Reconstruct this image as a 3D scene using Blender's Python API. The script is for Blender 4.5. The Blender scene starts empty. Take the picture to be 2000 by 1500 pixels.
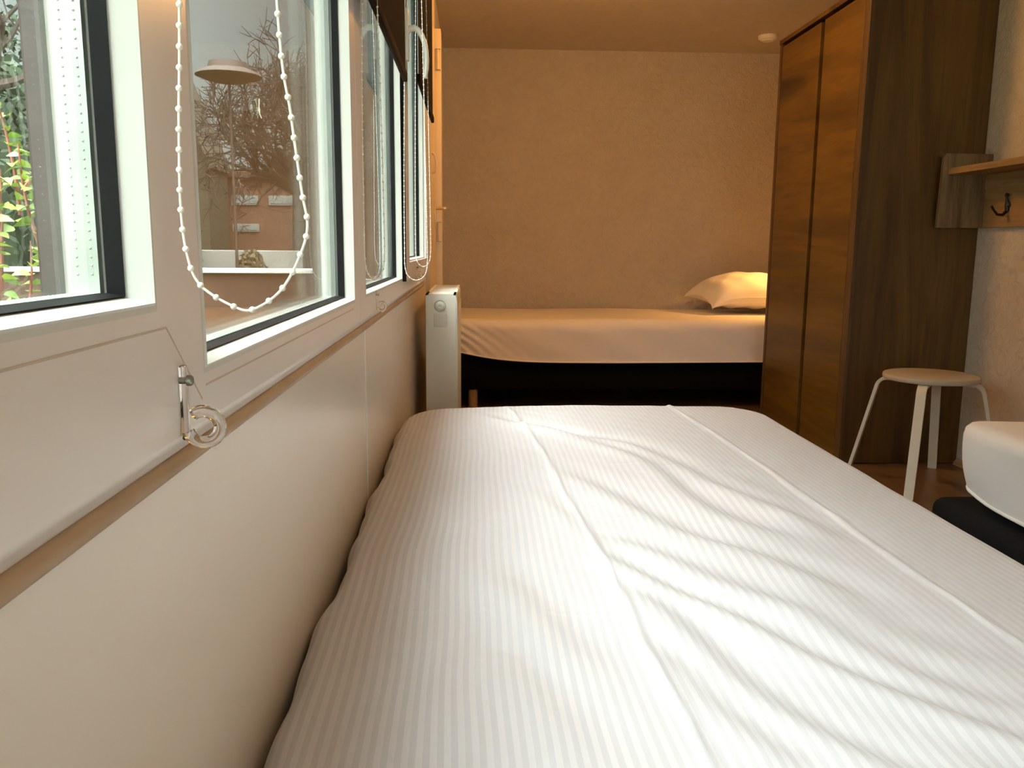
import bpy, bmesh, math, random
from mathutils import Vector, Matrix
import numpy as np
random.seed(7)
S = bpy.context.scene
C = S.collection
R = math.radians
PI = math.pi

# ------------------------------------------------------------------ camera
p_, y_, r_ = R(9.2795), R(2.6085), R(0.449)
fw = Vector((math.sin(y_)*math.cos(p_), math.cos(y_)*math.cos(p_), -math.sin(p_)))
rt = Vector((math.cos(y_), -math.sin(y_), 0.0))
up = rt.cross(fw)
rt2 = math.cos(r_)*rt + math.sin(r_)*up
up2 = -math.sin(r_)*rt + math.cos(r_)*up
cam_d = bpy.data.cameras.new('camera')
cam = bpy.data.objects.new('camera', cam_d)
C.objects.link(cam)
cam.matrix_world = Matrix(((rt2.x, up2.x, -fw.x, 0), (rt2.y, up2.y, -fw.y, 0), (rt2.z, up2.z, -fw.z, 1.0), (0, 0, 0, 1)))
cam_d.sensor_width = 36
cam_d.lens = 36*1637.6/2000
cam_d.clip_start = 0.02
S.camera = cam

# ------------------------------------------------------------------ exposure, world, daylight
S.view_settings.view_transform = 'Standard'
S.view_settings.look = 'None'
S.view_settings.gamma = 1
S.view_settings.exposure = 0.40
S.view_settings.use_curve_mapping = False
SKY_LOW, SKY_HIGH, SKY_BACK = 0.78, 12.5, 3.4
w = bpy.data.worlds.new('overcast_sky')
S.world = w
w.use_nodes = True
nt = w.node_tree
nt.nodes.clear()
_o = nt.nodes.new('ShaderNodeOutputWorld')
_b = nt.nodes.new('ShaderNodeBackground')
_t = nt.nodes.new('ShaderNodeTexCoord')
_s = nt.nodes.new('ShaderNodeSeparateXYZ')
_r = nt.nodes.new('ShaderNodeValToRGB')
_n = nt.nodes.new('ShaderNodeTexNoise')
_n.inputs['Scale'].default_value = 2.2
_n.inputs['Detail'].default_value = 5
_m = nt.nodes.new('ShaderNodeMath'); _m.operation = 'MULTIPLY_ADD'
_m.inputs[1].default_value = 0.16; _m.inputs[2].default_value = -0.08
_a = nt.nodes.new('ShaderNodeMath'); _a.operation = 'ADD'
nt.links.new(_t.outputs['Generated'], _s.inputs[0])
nt.links.new(_t.outputs['Generated'], _n.inputs['Vector'])
nt.links.new(_n.outputs['Fac'], _m.inputs[0])
nt.links.new(_s.outputs['Z'], _a.inputs[0])
nt.links.new(_m.outputs[0], _a.inputs[1])
nt.links.new(_a.outputs[0], _r.inputs[0])
e = _r.color_ramp.elements
k = SKY_LOW
e[0].position = 0.0; e[0].color = (0.86*k, 0.95*k, 0.92*k, 1)
e[1].position = 0.97; e[1].color = (SKY_HIGH*0.98, SKY_HIGH*1.0, SKY_HIGH*1.0, 1)
x = e.new(0.30); x.color = (0.84*k, 0.93*k, 0.92*k, 1)
x = e.new(0.55); x.color = (SKY_HIGH*0.25, SKY_HIGH*0.26, SKY_HIGH*0.26, 1)
x = e.new(0.80); x.color = (SKY_HIGH*0.62, SKY_HIGH*0.64, SKY_HIGH*0.63, 1)
nt.links.new(_r.outputs[0], _b.inputs[0])
# the cloud is brighter on the sun's side, behind the camera
_az = nt.nodes.new('ShaderNodeMapRange'); _az.interpolation_type = 'SMOOTHSTEP'
_az.inputs[1].default_value = 0.35; _az.inputs[2].default_value = -0.85
_az.inputs[3].default_value = 1.0; _az.inputs[4].default_value = SKY_BACK
nt.links.new(_s.outputs['Y'], _az.inputs[0])
nt.links.new(_az.outputs[0], _b.inputs[1])
nt.links.new(_b.outputs[0], _o.inputs[0])

def lamp(name, kind, loc, energy, color, **kw):
    d = bpy.data.lights.new(name, kind)
    d.energy = energy; d.color = color
    for a, b in kw.items(): setattr(d, a, b)
    o = bpy.data.objects.new(name, d)
    o.location = loc
    C.objects.link(o)
    return o
sun = lamp('hazy_sun', 'SUN', (-4, 1, 6), 1.7, (1.0, 1.0, 1.0), angle=R(60))
sun.rotation_euler = Vector((0.40, 0.05, -1.0)).to_track_quat('-Z', 'Y').to_euler()
WARM = (1.0, 0.47, 0.125)
LAMP_E, FILL_LAMP_E, READ_E = 30.0, 4.8, 5.6

# ------------------------------------------------------------------ node materials
def mat(name, base=(0.8, 0.8, 0.8), rough=0.5, metal=0.0, **kw):
    m = bpy.data.materials.new(name)
    m.use_nodes = True
    b = m.node_tree.nodes['Principled BSDF']
    b.inputs['Base Color'].default_value = (*base, 1)
    b.inputs['Roughness'].default_value = rough
    b.inputs['Metallic'].default_value = metal
    for a, v in kw.items(): b.inputs[a].default_value = v
    return m
def N(m, t): return m.node_tree.nodes.new(t)
def L(m, a, b): m.node_tree.links.new(a, b)
def bsdf(m): return m.node_tree.nodes['Principled BSDF']
def coords(m, scale=(1, 1, 1), rot=(0, 0, 0)):
    g = N(m, 'ShaderNodeNewGeometry'); mp = N(m, 'ShaderNodeMapping')
    mp.inputs['Scale'].default_value = scale
    mp.inputs['Rotation'].default_value = rot
    L(m, g.outputs['Position'], mp.inputs['Vector'])
    return mp.outputs[0]
def noise(m, vec, scale, detail=4, rough=0.55, dist=0.0):
    n = N(m, 'ShaderNodeTexNoise')
    n.inputs['Scale'].default_value = scale
    n.inputs['Detail'].default_value = detail
    n.inputs['Roughness'].default_value = rough
    n.inputs['Distortion'].default_value = dist
    L(m, vec, n.inputs['Vector'])
    return n.outputs['Fac']
def ramp(m, fac, stops):
    r = N(m, 'ShaderNodeValToRGB')
    el = r.color_ramp.elements
    el[0].position = stops[0][0]; el[0].color = (*stops[0][1], 1)
    el[1].position = stops[-1][0]; el[1].color = (*stops[-1][1], 1)
    for p, c in stops[1:-1]:
        q = el.new(p); q.color = (*c, 1)
    L(m, fac, r.inputs[0])
    return r.outputs[0]
def bump(m, fac, strength, dist=0.01, prev=None):
    b = N(m, 'ShaderNodeBump')
    b.inputs['Strength'].default_value = strength
    b.inputs['Distance'].default_value = dist
    L(m, fac, b.inputs['Height'])
    if prev: L(m, prev, b.inputs['Normal'])
    L(m, b.outputs[0], bsdf(m).inputs['Normal'])
    return b.outputs[0]
def mix(m, a, b, f):
    x = N(m, 'ShaderNodeMix'); x.data_type = 'RGBA'; x.blend_type = 'MULTIPLY'
    x.inputs[0].default_value = f
    L(m, a, x.inputs[6]); L(m, b, x.inputs[7])
    return x.outputs[2]
def math_(m, op, a, b=None):
    x = N(m, 'ShaderNodeMath'); x.operation = op
    for i, v in enumerate((a, b)):
        if v is None: continue
        if isinstance(v, (int, float)): x.inputs[i].default_value = v
        else: L(m, v, x.inputs[i])
    return x.outputs[0]

def noisy(name, c0, c1, rough, scale=6, bstr=0.0, bscale=60, detail=4, bdist=0.002, sc=(1, 1, 1), **kw):
    m = mat(name, c0, rough, **kw)
    v = coords(m, sc)
    L(m, ramp(m, noise(m, v, scale, detail), [(0.3, c0), (0.7, c1)]), bsdf(m).inputs['Base Color'])
    if bstr: bump(m, noise(m, v, bscale, 6), bstr, bdist)
    return m

M = {}
M['frame'] = noisy('white_upvc', (0.82, 0.775, 0.75), (0.85, 0.80, 0.775), 0.28, 3, 0.04, 220, bdist=0.0006)
M['frame_out'] = noisy('plum_brown_outer_foil', (0.035, 0.018, 0.018), (0.05, 0.028, 0.027), 0.35, 5)
M['panel'] = noisy('cream_gloss_panel', (0.79, 0.715, 0.63), (0.82, 0.745, 0.655), 0.27, 2.5, 0.06, 160, bdist=0.0008)
M['bead'] = noisy('white_glazing_bead', (0.66, 0.67, 0.64), (0.70, 0.71, 0.68), 0.3, 8)
M['groove'] = mat('shadow_line_groove', (0.60, 0.50, 0.42), 0.4)
M['ledge_shade'] = noisy('tan_ledge_shade', (0.42, 0.29, 0.18), (0.50, 0.36, 0.24), 0.6, 9, sc=(1, 1, 3))  # tan colour carries the shade below the window ledge
M['rubber'] = noisy('black_rubber', (0.006, 0.006, 0.007), (0.010, 0.011, 0.012), 0.6, 20, **{'Specular IOR Level': 0.2})
M['alu'] = noisy('aluminium_spacer', (0.42, 0.45, 0.42), (0.50, 0.53, 0.49), 0.42, 30, metal=0.6)
M['white_plastic'] = noisy('white_plastic', (0.82, 0.81, 0.77), (0.86, 0.85, 0.81), 0.3, 20)
M['bead_chain'] = noisy('white_chain_plastic', (0.84, 0.82, 0.74), (0.90, 0.88, 0.80), 0.35, 40, **{'Subsurface Weight': 0.2, 'Subsurface Radius': (0.003, 0.003, 0.002)})
M['rad'] = noisy('radiator_enamel', (0.80, 0.785, 0.71), (0.83, 0.815, 0.74), 0.32, 5)
M['rad_cover'] = noisy('radiator_cover_plastic', (0.66, 0.645, 0.58), (0.69, 0.675, 0.61), 0.4, 9)
M['dark'] = mat('dark_recess', (0.02, 0.02, 0.02), 0.6)
M['steel'] = noisy('screw_steel', (0.30, 0.30, 0.27), (0.42, 0.41, 0.37), 0.4, 200, metal=0.9)
M['brass'] = noisy('brass', (0.78, 0.62, 0.34), (0.85, 0.70, 0.42), 0.28, 30, metal=1.0)
M['black_iron'] = noisy('black_iron', (0.012, 0.011, 0.014), (0.03, 0.026, 0.03), 0.35, 80, metal=0.4)
M['door'] = noisy('cream_door_paint', (0.82, 0.68, 0.48), (0.86, 0.72, 0.52), 0.35, 4)

def plaster(name, c0, c1, bs=1.0):
    m = mat(name, c0, 0.85)
    v = coords(m)
    n1 = noise(m, v, 26, 7, 0.62, 0.6)
    n2 = noise(m, v, 5, 3)
    L(m, mix(m, ramp(m, n2, [(0.3, c0), (0.7, c1)]), ramp(m, n1, [(0.30, (0.93, 0.92, 0.90)), (0.60, (1, 1, 1))]), 1.0), bsdf(m).inputs['Base Color'])
    b = bump(m, n1, bs, 0.016)
    bump(m, noise(m, v, 140, 3), 0.25, 0.002, b)
    return m
M['plaster'] = plaster('rough_wall_plaster', (0.60, 0.53, 0.45), (0.64, 0.57, 0.49))
M['ceiling'] = plaster('ceiling_paint', (0.60, 0.54, 0.46), (0.63, 0.56, 0.48), 0.12)

def wood(name, dark, mid, light, axis='z', grain=1.0, rough=0.5, bs=0.15, knots=True, warp=0.05):
    m = mat(name, mid, rough)
    st = {'z': (9, 9, 0.75), 'y': (9, 0.75, 9), 'x': (0.75, 9, 9)}[axis]
    st = tuple(s*grain for s in st)
    v = coords(m, st)
    big = noise(m, v, 0.9, 4, 0.6, 1.4)
    fin = noise(m, coords(m, tuple(s*7 for s in st)), 1.3, 6, 0.7, 0.4)
    c = ramp(m, big, [(0.25, dark), (0.42, mid), (0.55, light), (0.66, mid), (0.8, dark)])
    c2 = ramp(m, fin, [(0.30, (0.62, 0.58, 0.54)), (0.5, (0.95, 0.95, 0.95)), (0.75, (1, 1, 1))])
    out = mix(m, c, c2, 0.85)
    if knots:
        kv = N(m, 'ShaderNodeTexVoronoi')
        kv.inputs['Scale'].default_value = 0.55
        L(m, v, kv.inputs['Vector'])
        out = mix(m, out, ramp(m, kv.outputs['Distance'], [(0.03, (0.25, 0.18, 0.14)), (0.10, (0.8, 0.75, 0.7)), (0.2, (1, 1, 1))]), 0.9)
    L(m, out, bsdf(m).inputs['Base Color'])
    bump(m, fin, bs, 0.003)
    return m
M['oak_door'] = wood('golden_oak_board', (0.056, 0.027, 0.0025), (0.096, 0.048, 0.0045), (0.150, 0.078, 0.008), 'y', 0.42, 0.42, warp=0.2)
M['oak_side'] = wood('dark_oak_board', (0.046, 0.020, 0.003), (0.078, 0.036, 0.006), (0.135, 0.070, 0.013), 'z', 0.5, 0.5)
M['oak_edge'] = wood('brown_oak_edge', (0.060, 0.030, 0.010), (0.085, 0.044, 0.016), (0.11, 0.058, 0.022), 'z', 1.5, 0.45, knots=False)
M['pine'] = wood('waxed_pine_shelf', (0.18, 0.105, 0.045), (0.27, 0.165, 0.070), (0.33, 0.21, 0.10), 'y', 1.2, 0.5)
M['pine_end'] = wood('waxed_pine_end', (0.13, 0.085, 0.042), (0.19, 0.125, 0.065), (0.24, 0.165, 0.09), 'z', 1.2, 0.5)
M['skirt'] = wood('brown_skirting', (0.34, 0.20, 0.10), (0.44, 0.27, 0.14), (0.50, 0.32, 0.17), 'y', 1.0, 0.4, knots=False)
M['bed_leg'] = wood('beech_leg', (0.30, 0.17, 0.09), (0.38, 0.23, 0.13), (0.44, 0.28, 0.16), 'z', 1.5, 0.5, knots=False)

def floor_mat():
    m = mat('laminate_floor', (0.2, 0.1, 0.05), 0.32)
    v = coords(m, (9, 0.8, 9))
    c = ramp(m, noise(m, v, 1.2, 6, 0.62, 1.2), [(0.3, (0.11, 0.055, 0.024)), (0.5, (0.175, 0.092, 0.042)), (0.7, (0.23, 0.125, 0.06))])
    br = N(m, 'ShaderNodeTexBrick')
    br.inputs['Color1'].default_value = (1, 1, 1, 1); br.inputs['Color2'].default_value = (0.82, 0.8, 0.78, 1)
    br.inputs['Mortar'].default_value = (0.3, 0.25, 0.2, 1)
    br.inputs['Scale'].default_value = 1.0
    br.inputs['Mortar Size'].default_value = 0.0015
    br.inputs['Brick Width'].default_value = 1.3; br.inputs['Row Height'].default_value = 0.19
    L(m, coords(m, (1, 1, 1), (0, 0, PI/2)), br.inputs['Vector'])
    L(m, mix(m, c, br.outputs[0], 1.0), bsdf(m).inputs['Base Color'])
    return m
M['floor'] = floor_mat()

def satin_stripe():
    m = mat('satin_stripe_cotton', (0.8, 0.8, 0.78), 0.62)
    g = N(m, 'ShaderNodeNewGeometry'); s = N(m, 'ShaderNodeSeparateXYZ')
    L(m, g.outputs['Position'], s.inputs[0])
    wv = noise(m, coords(m, (1, 0.6, 1)), 2.2, 2)
    x = math_(m, 'ADD', s.outputs[0], math_(m, 'MULTIPLY', wv, 0.035))
    sn = math_(m, 'SINE', math_(m, 'MULTIPLY', x, 2*PI/0.0130))
    f = math_(m, 'MULTIPLY_ADD', sn, 2.2); f.node.inputs[2].default_value = 0.5; f.node.use_clamp = True
    c = ramp(m, f, [(0.0, (0.555, 0.552, 0.595)), (1.0, (0.628, 0.625, 0.665))])
    L(m, c, bsdf(m).inputs['Base Color'])
    rr = ramp(m, f, [(0.0, (0.75, 0.75, 0.75)), (1.0, (0.45, 0.45, 0.45))])
    L(m, rr, bsdf(m).inputs['Roughness'])
    b = bump(m, noise(m, coords(m), 32, 5, 0.6, 0.8), 0.10, 0.002)
    b2 = bump(m, f, 0.10, 0.0006, b)
    bump(m, noise(m, coords(m), 900, 2), 0.08, 0.0004, b2)
    bsdf(m).inputs['Sheen Weight'].default_value = 0.15
    return m
M['duvet'] = satin_stripe()
M['sheet'] = noisy('white_cotton_sheet', (0.86, 0.815, 0.80), (0.89, 0.845, 0.83), 0.85, 4, 0.25, 16, bdist=0.006)
M['pillow'] = noisy('pillow_cotton', (0.84, 0.80, 0.76), (0.88, 0.84, 0.80), 0.85, 5, 0.2, 25, bdist=0.004)
M['box'] = noisy('black_box_fabric', (0.0035, 0.0035, 0.004), (0.006, 0.006, 0.007), 1.0, 60, 0.3, 700, bdist=0.001, **{'Specular IOR Level': 0.1})
M['box_blue'] = noisy('charcoal_box_fabric', (0.006, 0.0075, 0.011), (0.010, 0.013, 0.018), 0.98, 90, 0.4, 600, bdist=0.001, **{'Specular IOR Level': 0.15})
M['blind'] = noisy('brown_blind_fabric', (0.012, 0.0045, 0.002), (0.018, 0.007, 0.003), 0.95, 3, 0.3, 500, sc=(1, 9, 1), bdist=0.001, **{'Specular IOR Level': 0.15})
M['blind_bar'] = noisy('brown_blind_bar', (0.014, 0.006, 0.003), (0.020, 0.009, 0.005), 0.85, 10, **{'Specular IOR Level': 0.1})
M['stool'] = noisy('white_lacquered_wood', (0.66, 0.60, 0.50), (0.69, 0.63, 0.53), 0.45, 5, 0.08, 60)
M['stool_seat'] = noisy('white_stool_seat', (0.46, 0.39, 0.30), (0.50, 0.43, 0.34), 0.4, 5)

def glass_pane():
    # thin pane: reflects by Fresnel, passes light straight through
    m = bpy.data.materials.new('window_glass'); m.use_nodes = True
    t = m.node_tree; t.nodes.clear()
    out = t.nodes.new('ShaderNodeOutputMaterial')
    fr = t.nodes.new('ShaderNodeFresnel'); g = t.nodes.new('ShaderNodeNewGeometry')
    mx = t.nodes.new('ShaderNodeMix'); mx.data_type = 'FLOAT'
    mx.inputs[2].default_value = 1.5; mx.inputs[3].default_value = 1/1.5
    t.links.new(g.outputs['Backfacing'], mx.inputs[0])
    t.links.new(mx.outputs[0], fr.inputs[0])
    tr = t.nodes.new('ShaderNodeBsdfTransparent'); tr.inputs[0].default_value = (0.965, 0.985, 0.97, 1)
    gl = t.nodes.new('ShaderNodeBsdfGlossy'); gl.inputs['Roughness'].default_value = 0.0
    ms = t.nodes.new('ShaderNodeMixShader')
    t.links.new(fr.outputs[0], ms.inputs[0])
    t.links.new(tr.outputs[0], ms.inputs[1]); t.links.new(gl.outputs[0], ms.inputs[2])
    t.links.new(ms.outputs[0], out.inputs[0])
    return m
M['glass'] = glass_pane()
M['acrylic'] = mat('clear_acrylic', (0.97, 0.97, 0.97), 0.03, **{'Transmission Weight': 1.0, 'IOR': 1.47})
M['insect'] = noisy('dry_insect', (0.72, 0.62, 0.44), (0.85, 0.78, 0.60), 0.8, 300)
M['bulb'] = mat('lit_bulb', (1, 1, 1), 0.5, **{'Emission Color': (1.0, 0.55, 0.2, 1), 'Emission Strength': 8.0})
M['lamp_glass'] = mat('opal_lamp_glass', (0.9, 0.85, 0.75), 0.4, **{'Emission Color': (1.0, 0.52, 0.16, 1), 'Emission Strength': 2.2})
# outdoors
M['grass'] = noisy('lawn', (0.05, 0.07, 0.025), (0.10, 0.11, 0.05), 0.95, 3)
M['brick'] = noisy('red_brown_brick', (0.10, 0.045, 0.026), (0.14, 0.065, 0.04), 0.9, 4, sc=(1, 1, 4))
M['garden_wall'] = noisy('brown_garden_wall', (0.055, 0.026, 0.014), (0.08, 0.038, 0.022), 0.85, 5)
M['coping'] = noisy('pale_coping', (0.62, 0.60, 0.55), (0.70, 0.68, 0.62), 0.7, 10)
M['barn'] = noisy('olive_roof_slate', (0.030, 0.024, 0.010), (0.045, 0.036, 0.018), 0.85, 3, sc=(1, 1, 5))
M['concrete'] = noisy('pale_render', (0.20, 0.19, 0.17), (0.27, 0.26, 0.23), 0.9, 3)
M['far_glass'] = noisy('house_window_pane', (0.16, 0.17, 0.17), (0.22, 0.23, 0.23), 0.2, 2)
M['bark'] = noisy('tree_bark', (0.022, 0.014, 0.009), (0.038, 0.025, 0.016), 0.95, 12, 0.6, 20)
M['twig_red'] = noisy('red_brown_stem', (0.24, 0.075, 0.06), (0.32, 0.11, 0.08), 0.7, 40)
M['leaf'] = noisy('yellow_green_leaf', (0.24, 0.36, 0.035), (0.44, 0.56, 0.09), 0.5, 14)
M['leaf_dark'] = noisy('mid_green_leaf', (0.13, 0.25, 0.04), (0.24, 0.38, 0.06), 0.5, 14)
M['dry_leaf'] = noisy('dry_brown_leaf', (0.16, 0.08, 0.035), (0.26, 0.14, 0.06), 0.8, 9)
M['conifer'] = noisy('conifer_green', (0.010, 0.022, 0.009), (0.035, 0.06, 0.022), 0.9, 6)
M['shrub'] = noisy('round_shrub_leaf', (0.08, 0.06, 0.03), (0.14, 0.11, 0.06), 0.9, 12)
M['lamp_metal'] = noisy('brown_lamp_metal', (0.04, 0.022, 0.012), (0.055, 0.03, 0.018), 0.6, 10)

# ------------------------------------------------------------------ builders
def BM(): return bmesh.new()
def add_box(bm, a, b, bev=0.0, seg=2):
    x0, y0, z0 = a; x1, y1, z1 = b
    r = bmesh.ops.create_cube(bm, size=1.0)
    vs = r['verts']
    for v in vs:
        v.co = Vector(((x0+x1)/2+v.co.x*(x1-x0), (y0+y1)/2+v.co.y*(y1-y0), (z0+z1)/2+v.co.z*(z1-z0)))
    if bev:
        es = {e for v in vs for e in v.link_edges}
        bmesh.ops.bevel(bm, geom=list(es), offset=bev, segments=seg, affect='EDGES', profile=0.5)
    return bm
def box(a, b, bev=0.0, seg=2): return add_box(BM(), a, b, bev, seg)
def add_tube(bm, pts, rad, n=10, close=False, flat=None):
    pts = [Vector(p) for p in pts]
    rads = rad if isinstance(rad, (list, tuple)) else [rad]*len(pts)
    rings = []
    m = len(pts)
    prev = None
    for i, p in enumerate(pts):
        if close: t = pts[(i+1) % m]-pts[i-1]
        else: t = pts[min(i+1, m-1)]-pts[max(i-1, 0)]
        t.normalize()
        if prev is None:
            a = Vector((0, 0, 1)) if abs(t.z) < 0.9 else Vector((0, 1, 0))
            u = t.cross(a).normalized()
        else:
            u = (prev-t*prev.dot(t)).normalized()
        prev = u
        v = t.cross(u)
        fx, fy = flat if flat else (1, 1)
        rings.append([bm.verts.new(p+(u*math.cos(2*PI*k/n)*fx+v*math.sin(2*PI*k/n)*fy)*rads[i]) for k in range(n)])
    rng = range(m if close else m-1)
    for i in rng:
        A, B = rings[i], rings[(i+1) % m]
        for k in range(n):
            bm.faces.new((A[k], A[(k+1) % n], B[(k+1) % n], B[k]))
    if not close:
        bm.faces.new(rings[0][::-1]); bm.faces.new(rings[-1])
    return bm
def add_lathe(bm, prof, axis_o, axis='z', n=32):
    # prof: list of (radius, height)
    o = Vector(axis_o)
    def P(r, h, a):
        c, s = math.cos(a)*r, math.sin(a)*r
        if axis == 'z': return o+Vector((c, s, h))
        if axis == 'x': return o+Vector((h, c, s))
        return o+Vector((c, h, s))
    rings = []
    for r, h in prof:
        if r < 1e-6: rings.append([bm.verts.new(P(0, h, 0))])
        else: rings.append([bm.verts.new(P(r, h, 2*PI*k/n)) for k in range(n)])
    for A, B in zip(rings, rings[1:]):
        for k in range(n):
            if len(A) == 1 and len(B) == 1: continue
            if len(A) == 1: bm.faces.new((A[0], B[k], B[(k+1) % n]))
            elif len(B) == 1: bm.faces.new((A[k], A[(k+1) % n], B[0]))
            else: bm.faces.new((A[k], A[(k+1) % n], B[(k+1) % n], B[k]))
    return bm
def add_sphere(bm, c, r, seg=10, ring=7, sc=(1, 1, 1)):
    g = bmesh.ops.create_uvsphere(bm, u_segments=seg, v_segments=ring, radius=r)
    for v in g['verts']:
        v.co = Vector((v.co.x*sc[0], v.co.y*sc[1], v.co.z*sc[2]))+Vector(c)
    return bm
def add_prism(bm, pts, d):
    # pts: coplanar polygon (3D), d: extrusion vector
    A = [bm.verts.new(Vector(p)) for p in pts]
    B = [bm.verts.new(Vector(p)+Vector(d)) for p in pts]
    n = len(A)
    bm.faces.new(A); bm.faces.new(B[::-1])
    for i in range(n): bm.faces.new((A[i], B[i], B[(i+1) % n], A[(i+1) % n]))
    return bm
ORG = {}
def smooth_angle(me, ang=40):
    me.polygons.foreach_set('use_smooth', [True]*len(me.polygons))
    try: me.set_sharp_from_angle(angle=R(ang))
    except Exception: pass
def obj(name, bm, m, parent=None, smooth=True, loc=None):
    bmesh.ops.recalc_face_normals(bm, faces=bm.faces)
    me = bpy.data.meshes.new(name)
    org = ORG.get(parent.name, Vector()) if parent else (Vector(loc) if loc else Vector())
    if org.length: bmesh.ops.translate(bm, verts=bm.verts, vec=-org)
    bm.to_mesh(me); bm.free()
    if smooth: smooth_angle(me)
    o = bpy.data.objects.new(name, me)
    if isinstance(m, str): m = M[m]
    me.materials.append(m)
    C.objects.link(o)
    if parent: o.parent = parent
    elif loc: o.location = loc
    ORG[o.name] = org
    return o
def mesh_obj(name, verts, faces, m, parent=None):
    me = bpy.data.meshes.new(name)
    org = ORG.get(parent.name, Vector()) if parent else Vector()
    v = np.asarray(verts, float)-np.array(org)
    me.from_pydata(v.tolist(), [], faces)
    me.polygons.foreach_set('use_smooth', [True]*len(me.polygons))
    me.materials.append(M[m])
    o = bpy.data.objects.new(name, me)
    C.objects.link(o)
    if parent: o.parent = parent
    ORG[o.name] = org
    return o
def tag(o, label, cat, group=None, kind=None):
    o['label'] = label
    o['category'] = cat
    if group: o['group'] = group
    if kind: o['kind'] = kind
    return o
def thing(name, loc, label=None, cat=None, group=None, kind=None):
    o = bpy.data.objects.new(name, None)
    o.empty_display_size = 0.05
    o.location = loc
    C.objects.link(o)
    ORG[o.name] = Vector(loc)
    if label: tag(o, label, cat, group, kind)
    return o
def struct(name, bm, m, label=None, cat=None, smooth=False):
    o = obj(name, bm, m, smooth=smooth)
    o['kind'] = 'structure'
    if label: o['label'] = label; o['category'] = cat
    return o

# ------------------------------------------------------------------ room shell
XL, XR, YB, YF, ZC = -0.22, 2.29, -2.6, 6.20, 2.375
XF = -0.205            # window frame face
SILL, HEAD = 0.852, 2.10
struct('floor', box((-0.40, YB-0.1, -0.12), (XR+0.15, YF+0.15, 0.0)), 'floor', 'brown wood laminate floor of the bedroom', 'floor')
struct('ceiling', box((-0.40, YB-0.1, ZC), (XR+0.15, YF+0.15, ZC+0.12)), 'ceiling', 'plain painted ceiling over the room', 'ceiling')
struct('wall_back', box((-0.40, YF, 0.0), (XR+0.15, YF+0.15, ZC)), 'plaster', 'rough plastered end wall behind the far bed', 'wall')
struct('wall_right', box((XR, YB, 0.0), (XR+0.15, YF, ZC)), 'plaster', 'rough plastered side wall behind the white stool', 'wall')
b = BM()
add_box(b, (-0.40, YB-0.1, 0.0), (0.10, YB, ZC)); add_box(b, (2.10, YB-0.1, 0.0), (XR+0.15, YB, ZC)); add_box(b, (0.10, YB-0.1, 2.15), (2.10, YB, ZC))
struct('wall_front', b, 'plaster', 'plastered wall at the near end of the room', 'wall')
b = BM()
add_box(b, (-0.30, YB, 0.0), (XL, 1.682, SILL-0.003))        # panelling, two boards with a seam
add_box(b, (-0.30, 1.6845, 0.0), (XL, 3.60, SILL-0.003))
add_box(b, (-0.30, 1.681, 0.0), (XL-0.003, 1.686, SILL-0.003))
add_box(b, (-0.40, 3.60, 0.0), (XL, YF, ZC))
add_box(b, (-0.40, YB, HEAD+0.06), (XL, 3.60, ZC))
add_box(b, (-0.40, YB, SILL), (XL, -0.55, HEAD+0.06))
add_box(b, (-0.40, YB, 0.0), (-0.30, 3.60, SILL))
struct('wall_left', b, 'panel', 'glossy cream panelled wall under the windows', 'wall')
b = BM(); add_box(b, (XL+0.0003, 1.6812, 0.30), (XL+0.0016, 1.6852, SILL-0.012))
struct('trim_2', b, 'frame', 'thin upright cover strip over the panel seam', 'trim')
# bevelled strip where the frame meets the panelling
prof = [(-0.2056, 0.868)]
for i in range(7):
    a = i/6*R(50)
    prof.append((-0.2056-0.010*(1-math.cos(a)), 0.868-0.010*math.sin(a)))
prof += [(-0.2197, 0.8475), (-0.2197, 0.868)]
b = BM(); add_prism(b, [(x_, YB+0.01, z_) for x_, z_ in prof], (0, 3.59-YB, 0))
for v in b.verts: v.co.x += 0.0006
struct('trim_1', b, 'frame', 'rounded white ledge running under all the windows', 'trim', smooth=True)
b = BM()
add_tube(b, [(XL+0.002, YB+0.02, 0.8430), (XL+0.002, 3.60, 0.8430)], 0.0075, 14)  # brown tube put where shade falls under the ledge
struct('trim_3', b, 'ledge_shade', 'brown strip standing in for the shade under the window ledge', 'trim', smooth=True)
# skirtings
b = BM(); add_prism(b, [(XR, 2.30, 0), (XR-0.024, 2.30, 0), (XR-0.022, 2.30, 0.012), (XR-0.010, 2.30, 0.026), (XR, 2.30, 0.028)], (0, 3.765-2.30, 0))
struct('baseboard_right', b, 'skirt', 'low brown quarter strip along the right wall', 'baseboard')
b = box((XL, YF-0.014, 0), (XR, YF, 0.05)); struct('baseboard_back', b, 'skirt', 'brown skirting under the far bed', 'baseboard')
b = box((XL, 2.6, 0), (XL+0.012, 3.9, 0.05)); struct('baseboard_left', b, 'skirt', 'brown skirting below the radiator', 'baseboard')

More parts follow.
